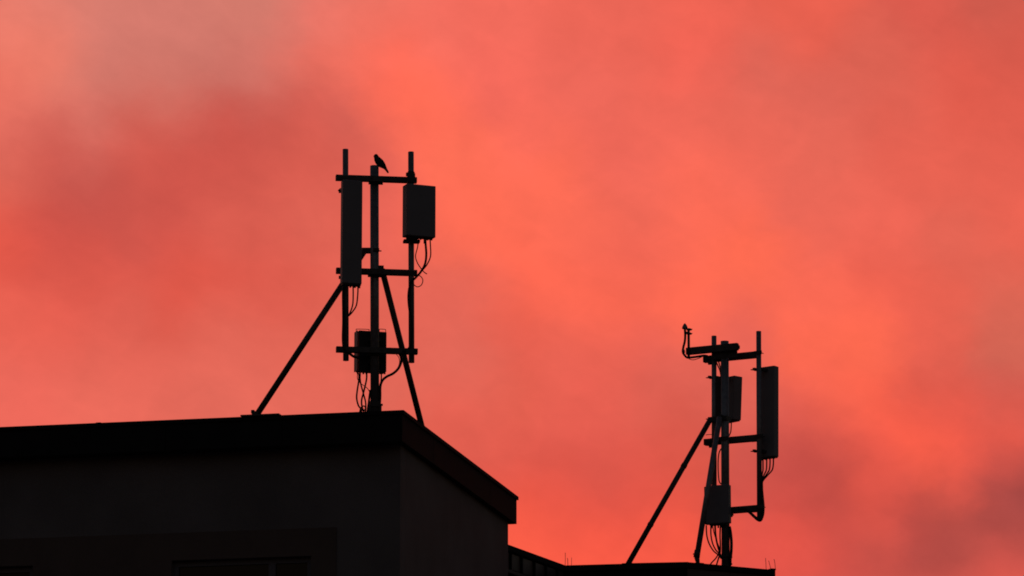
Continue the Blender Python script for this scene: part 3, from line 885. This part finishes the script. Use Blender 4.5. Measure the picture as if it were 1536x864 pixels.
# ------------------------------------------------------------------ cables
def cable(label, pts, wpx, o, d, f, group=None, name='cable', n=6):
    """pts: (px, py[, metres towards the camera])"""
    w = []
    for p in pts:
        off = p[2] if len(p) > 2 else 0.0
        w.append(PV(p[0], p[1], o + f * off, d))
    sp = spline(w, n)
    low = min(sp, key=lambda v: v.z)
    return tag(MB().tube(sp, size(wpx * 1.3, w[0]) / 2, 8).build(name, 'cable', loc=low), label, 'cable', group)
A = (opipe, b1, f1)
G1 = 'cables of the mast with the bird'
G2 = 'cables of the lower roof mast'
cable('thin black cable under the tall antenna, the one nearer its pipe', [(529.5, 428, .12), (529.8, 440, .11), (529.2, 456, .08), (526, 467, .05), (522.5, 474, .03)], 1.7, *A, G1)
cable('thin black cable under the tall antenna, bowing widest from its pipe', [(537, 428, .12), (536.6, 442, .11), (534.5, 458, .09), (528.5, 468, .06), (523, 474, .03)], 1.7, *A, G1)
cable('black cable running down the left pipe and across to the finned radio box', [(515.5, 430, .05), (514.8, 442, .05), (515.2, 480, .05), (514.6, 510, .05), (517, 524, .055), (524, 530, .03), (531, 535, -.04), (538, 536.5, -.10)], 3.2, *A, G1)
cable('thin black cable curling under the squat antenna unit, left of the other loops', [(627.5, 358, .10), (626.5, 370, .08), (623.3, 384, .07), (626, 394, .06), (631, 402, .05), (636, 408, .04), (640.5, 411, .03)], 1.2, *A, G1)
cable('thick black cable plugged into the squat antenna unit, bending down to its pipe', [(638, 359, .14), (638.4, 366, .14), (639.4, 382, .13), (637.5, 396, .10), (631, 408, .07), (623, 417, .055), (616, 424, .06), (614, 433, .055)], 2.6, *A, G1)
cable('thin black cable plugged into the outer edge of the squat antenna unit', [(645, 358, .14), (645.6, 368, .14), (645.8, 384, .13), (641, 396, .11), (634, 405, .08), (627, 412, .06), (622, 418, .055)], 1.5, *A, G1)
cable('thin wire coiled in a loop beside the right-hand pipe', [(628, 413, .05), (632, 415.5, .05), (634.3, 421, .05), (632, 427.5, .05), (626.5, 430.3, .05), (622, 428, .05), (619, 424, .055)], 1.1, *A, G1)
cable('thick black cable lashed down the right-hand pipe to the lowest crossbar', [(614, 432, .055), (612.8, 445, .04), (614, 462, .055), (617.5, 480, .06), (618.3, 497, .06), (616.5, 515, .06), (612, 524, .03), (604, 526.5, -.02)], 3.0, *A, G1)
A = (c1, b1, f1)
cable('thick black cable swinging from the lowest crossbar round to the pole foot', [(584, 523, .0), (593, 525.5, .02), (600, 532, .02), (602, 541, .02), (598, 552, .02), (590, 560, .02), (580, 565, .03), (573.5, 571, .05), (570.5, 580, .05), (570.3, 595, .05), (569.5, 608, .05), (569, 622, .05)], 3.0, *A, G1)
cable('fine wire alongside the swinging cable near the brace', [(594, 531, -.02), (598, 536, -.02), (599.3, 543, -.02), (597, 551, -.02), (592, 558, .0)], 0.8, *A, G1)
cable('black cable from the finned radio box, bulging farthest from the pole', [(538.5, 560, -.2), (538.3, 570, -.19), (536, 585, -.16), (535, 597, -.14), (537.5, 608, -.12), (541.5, 614, -.1), (542, 623, -.1)], 2.0, *A, G1)
cable('black cable from the finned radio box, crossing over another towards the roof edge', [(539.6, 562, -.2), (541, 575, -.18), (545, 590, -.16), (548.3, 603, -.14), (548.5, 614, -.12), (547.5, 624, -.1)], 1.8, *A, G1)
cable('black cable from the finned radio box, crossing under another towards the roof edge', [(550, 560, -.2), (549.6, 570, -.19), (545.5, 588, -.17), (542.5, 600, -.16), (543, 610, -.14), (545.5, 617, -.12), (546, 624, -.1)], 2.0, *A, G1)
cable('fine wire slanting from the finned radio box to the pole', [(536.5, 560, -.2), (536, 567, -.2), (539, 573, -.19), (545, 578, -.15), (551, 582.5, -.1), (555, 589, -.05)], 0.9, *A, G1)
cable('short looped black cable end at the roof edge beside the pole foot', [(539, 622, -.05), (540.5, 614, -.05), (543.5, 609.5, -.05), (547, 609.5, -.05), (548, 613, -.05), (545.5, 616, -.05), (542, 614.5, -.05)], 1.6, *A, G1)
cable('short black cable lying against the left side of the pole foot', [(555.5, 585, .05), (554, 596, .05), (552.8, 606, .05), (551.5, 615, .05), (551, 624, .05)], 2.4, *A, G1)
cable('short black cable behind the pole, dropping from the right side of the finned radio box', [(572, 560, -.18), (572, 566, -.16), (571.3, 573, -.1), (569, 582, -.06)], 1.6, *A, G1)

B_ = (oright, b2, f2)
for k, (x0, x1) in enumerate(((1144.5, 1143.2), (1150, 1143.5), (1155, 1144), (1160, 1144))):
    cable(['short black cable under the tall dark panel antenna, lying along its pipe', 'second black cable from the pipe under the tall dark panel antenna',
           'third black cable from the pipe under the tall dark panel antenna', 'outermost black cable under the tall dark panel antenna, bowing widest'][k],
          [(x0, 686.5, -.08), (x0, 696, -.08), (x0 - 0.6 * k, 705, -.06), (x1 + 2.6 * k, 712.5, -.04), (x1 + .6, 721, .0), (1142.8, 727, .02)], 1.7, *B_, G2)
cable('thick black cable bundle sagging round the foot of the right-hand pipe to the lowest arm', [(1142.3, 722, .02), (1142.6, 735, .02), (1143.8, 748, .02), (1144.8, 760, .02), (1144.2, 771, .02), (1141.5, 778.5, .03), (1137, 779, .04), (1131.5, 775, .03), (1124.5, 768.5, -.02), (1117, 764, -.06), (1108, 764.5, -.07)], 3.6, *B_, G2)
cable('fine wire drooping below the thick cable bundle at the pipe foot', [(1132, 778, .02), (1136, 781, .02), (1140, 782.3, .02), (1143.3, 780, .02), (1144.5, 775, .02)], 0.9, *B_, G2)
B_ = (og, b2, f2)
cable('black cable hanging from the small dome antenna round the tip of the side arm', [(1027.3, 494, 0), (1027.8, 503, 0), (1027.2, 512, .01), (1025, 521, .02), (1024.3, 528, .03), (1027, 533, .03), (1031, 536.3, .03), (1038, 536, .0), (1046, 535, -.04), (1056, 533.5, -.12), (1062, 534.5, -.16)], 2.7, *B_, G2)
cable('fine wire sagging below the side arm beside the dome antenna cable', [(1030.5, 535.5, .03), (1034, 538.5, .0), (1039.5, 539.8, -.03), (1046, 538.3, -.08), (1053, 535.3, -.14)], 0.9, *B_, G2)
q = PV(1025.2, 527.5, og + f2 * .03, b2)
MB().tube([q + UP * .04, q, q - UP * .045], [.02, .032, .02], 10).build('cable_gland', 'clamp', mast2)
B_ = (c2, b2, f2)
cable('short black cable between the two uprights under the top arm, outer one', [(1073.5, 541, -.08), (1077, 549, -.06), (1080, 556, .0), (1081.6, 567, .03), (1082, 578, .03)], 1.6, *B_, G2)
cable('short black cable between the two uprights under the top arm, nearer the thick pole', [(1077.5, 541, -.08), (1079.5, 548, -.05), (1082, 556, .03), (1083, 564, .05)], 1.6, *B_, G2)
cable('thin cable curving under the short panel antenna into the thick pole', [(1097, 632, -.16), (1096.8, 640, -.14), (1096, 648, -.08), (1093.5, 654, -.03), (1090, 660, -.03)], 1.4, *B_, G2)
cable('fine wire stretched from the long slanting brace to the thin upright', [(1058.5, 652.5, .0), (1063, 651.8, -.02), (1068, 651.8, -.06)], 0.8, *B_, G2)
cable('thin cable bowing between brace and thick pole above the grey radio box', [(1083.5, 671, .02), (1079, 678, .02), (1077.3, 690, .02), (1077.4, 708, .02), (1078.8, 722, .02), (1082, 726, .04)], 1.5, *B_, G2)
base = (('bowing farthest out', [(1059.3, 788, .06), (1060.2, 803, .06), (1063.5, 815, .06), (1070, 826, .06), (1078, 833, .06), (1082, 838, .07)], 1.7),
        ('second from outside', [(1066.3, 788, .06), (1066.5, 803, .06), (1069.2, 816, .06), (1074.5, 826, .06), (1080, 831, .06)], 1.7),
        ('slanting inwards', [(1068.8, 788, .06), (1071, 799, .06), (1074.5, 810, .06), (1078.5, 820, .06), (1081, 828, .06)], 1.1),
        ('thickest, in the middle', [(1072.7, 789, .06), (1073.2, 800, .06), (1075, 812, .06), (1078, 824, .06), (1081, 833, .06)], 2.2),
        ('hugging the thick pole', [(1080.6, 788, .06), (1080, 803, .06), (1080.5, 818, .06), (1080, 830, .06), (1077, 840, .06), (1074, 850, .06)], 1.8))
for w_lbl, pts, wp in base:
    cable('black cable under the grey radio box, ' + w_lbl, pts, wp, *B_, G2)
cable('black cable rising from the lower roof in a curve to the mast foot', [(1062.5, 850, .06), (1068.5, 843, .06), (1074, 837, .06), (1078.5, 829, .06), (1081, 822, .06)], 1.7, *B_, G2)
cable('thick black cable bundle down the right side of the thick pole to its foot', [(1094.3, 790, .02), (1096, 800, .02), (1097.2, 814, .02), (1096.8, 828, .02), (1095.6, 838, .02), (1095.2, 846, .0), (1094, 852, .0)], 3.4, *B_, G2)
cable('short black cable loop tucked behind the mast foot on the lower roof', [(1083, 846, .0), (1086, 841, .0), (1089.5, 841.5, .0), (1092, 846, .0), (1092, 852, .0)], 1.8, *B_, G2)

# ------------------------------------------------------------------ bird-deterrent wires on the parapet corners
def wire(label, pts, Y, wpx, group):
    w = [P(x, y, Y) for (x, y) in pts]
    w[-1].z = RB - 0.005
    return tag(MB().tube(w, size(wpx, w[0]) / 2, 6).build('wire_spike', 'spike', loc=w[-1]), label, 'spike', group)
GS = 'thin wire spikes standing on the parapet'
wire('tallest thin upright wire spike by the inner corner of the parapet', [(847.9, 829), (848.0, 840), (847.6, 848)], B1.y + .05, 0.85, GS)
wire('short thin wire spike with a bent tip by the parapet inner corner', [(850.6, 837.3), (851.6, 838.5), (851.8, 848)], B1.y + .05, 1.0, GS)
wire('short straight thin wire spike on the parapet, towards the long brace', [(857.3, 836.5), (857.2, 848)], B1.y + .05, 0.75, GS)
wire('straight thin wire spike near the parapet end', [(1148.3, 837), (1148.9, 846), (1149.3, 856)], B3.y, 0.9, GS)
wire('thin wire spike leaning sideways near the parapet end', [(1153.0, 841), (1154.6, 847), (1156.6, 856)], B3.y, 0.9, GS)
wire('thin wire spike with hooked tip at the very end of the parapet', [(1160.4, 839.2), (1161.2, 839), (1162.4, 845), (1163.2, 855)], B3.y, 0.9, GS)

# ------------------------------------------------------------------ the bird
Yb = c1.y
bt = PV(567.2, 249.3, c1, b1)
bird = thing('bird', 'black bird with sloping back and long tail perched on top of the mast pole', 'bird', bt)
SP = [(562.9, 231.3, 1.3, 1.2), (563.3, 232.2, 2.7, 2.5), (563.8, 233.8, 3.5, 3.3), (564.5, 235.9, 3.8, 3.6), (565.8, 238.6, 4.9, 4.4), (567.6, 241.3, 5.1, 4.6),
      (570.0, 244.2, 5.5, 4.8), (572.7, 246.9, 5.0, 4.4), (575.2, 249.2, 3.7, 3.4), (577.4, 251.7, 2.4, 2.6), (579.2, 254.2, 1.6, 2.3), (580.8, 256.7, 1.35, 2.3), (582.1, 258.7, 1.1, 2.2), (582.5, 259.4, .5, 1.9)]
cb = [PV(x, y, c1, b1) for (x, y, _, _) in SP]
mb = MB(); rings = []
fat = lambda i: (1, 1, 1, 1, 1.03, 1.14, 1.12, 1.1, 1.1, 1.12, 1.15, 1.15, 1.15, 1.15)[i]
nn = 16
for i, (p, s) in enumerate(zip(cb, SP)):
    t = (cb[min(i + 1, len(cb) - 1)] - cb[max(i - 1, 0)]).normalized()
    up = f1.cross(t).normalized()
    k1 = size(1, p)
    rings.append([mb.bm.verts.new(p + up * math.sin(2 * math.pi * k / nn) * s[2] * fat(i) * k1 + f1 * math.cos(2 * math.pi * k / nn) * s[3] * fat(i) * k1) for k in range(nn)])
for a, b in zip(rings, rings[1:]):
    for k in range(nn):
        mb.bm.faces.new((a[k], a[(k + 1) % nn], b[(k + 1) % nn], b[k])).smooth = True
mb.bm.faces.new(rings[0][::-1]); mb.bm.faces.new(rings[-1])
# legs and toes grow out of the same figure
for s in (-0.018, 0.02):
    hip = PV(568.6, 247.2, c1 + f1 * s, b1); ank = PV(567.4, 248.6, c1 + f1 * s, b1)
    toe = Vector((ank.x, ank.y, topA.z + 0.004))
    mb.tube([hip, ank, toe], [0.014, 0.007, 0.006], 8)
    for (tx, ty) in ((-.03, .0), (-.026, .012), (-.026, -.012), (.02, 0)):
        mb.tube([toe, toe + Vector((tx * .5, ty * .5, .002)), toe + Vector((tx, ty, -.001))], [.005, .005, .003], 6)
mb.build('body', 'feather', bird)
k1 = size(1, bt)
MB().tube([PV(562.1, 233.4, c1, b1), PV(561.0, 234.0, c1, b1), PV(560.0, 234.9, c1, b1)], [1.2 * k1, .8 * k1, .12 * k1], 10).build('beak', 'beak', bird)
for s in (-1, 1):
    mb = MB()
    WP = [(566.3, 237.6, 1.2), (568.6, 240.2, 3.0), (571.4, 243.6, 3.9), (574.2, 246.7, 3.3), (576.8, 249.2, 2.0), (579.2, 252.0, .8)]
    rg = []
    offs = [3.2, 4.0, 4.2, 3.7, 2.8, 1.8]
    pc = [PV(x, y, c1, b1) for (x, y, _) in WP]
    for i, p in enumerate(pc):
        t = (pc[min(i + 1, 5)] - pc[max(i - 1, 0)]).normalized(); up = f1.cross(t).normalized()
        q = p + f1 * s * offs[i] * k1
        rg.append([mb.bm.verts.new(q + up * math.sin(2 * math.pi * k / 10) * WP[i][2] * k1 + f1 * math.cos(2 * math.pi * k / 10) * 0.8 * k1) for k in range(10)])
    for a, b in zip(rg, rg[1:]):
        for k in range(10):
            mb.bm.faces.new((a[k], a[(k + 1) % 10], b[(k + 1) % 10], b[k])).smooth = True
    mb.bm.faces.new(rg[0][::-1]); mb.bm.faces.new(rg[-1])
    mb.build('wing', 'feather', bird)
    e = PV(563.0, 233.3, c1 + f1 * s * 1.9 * k1, b1)
    MB().tube([e - f1 * .003, e + f1 * .003], [.004, .004], 8).build('eye', 'beak', bird)
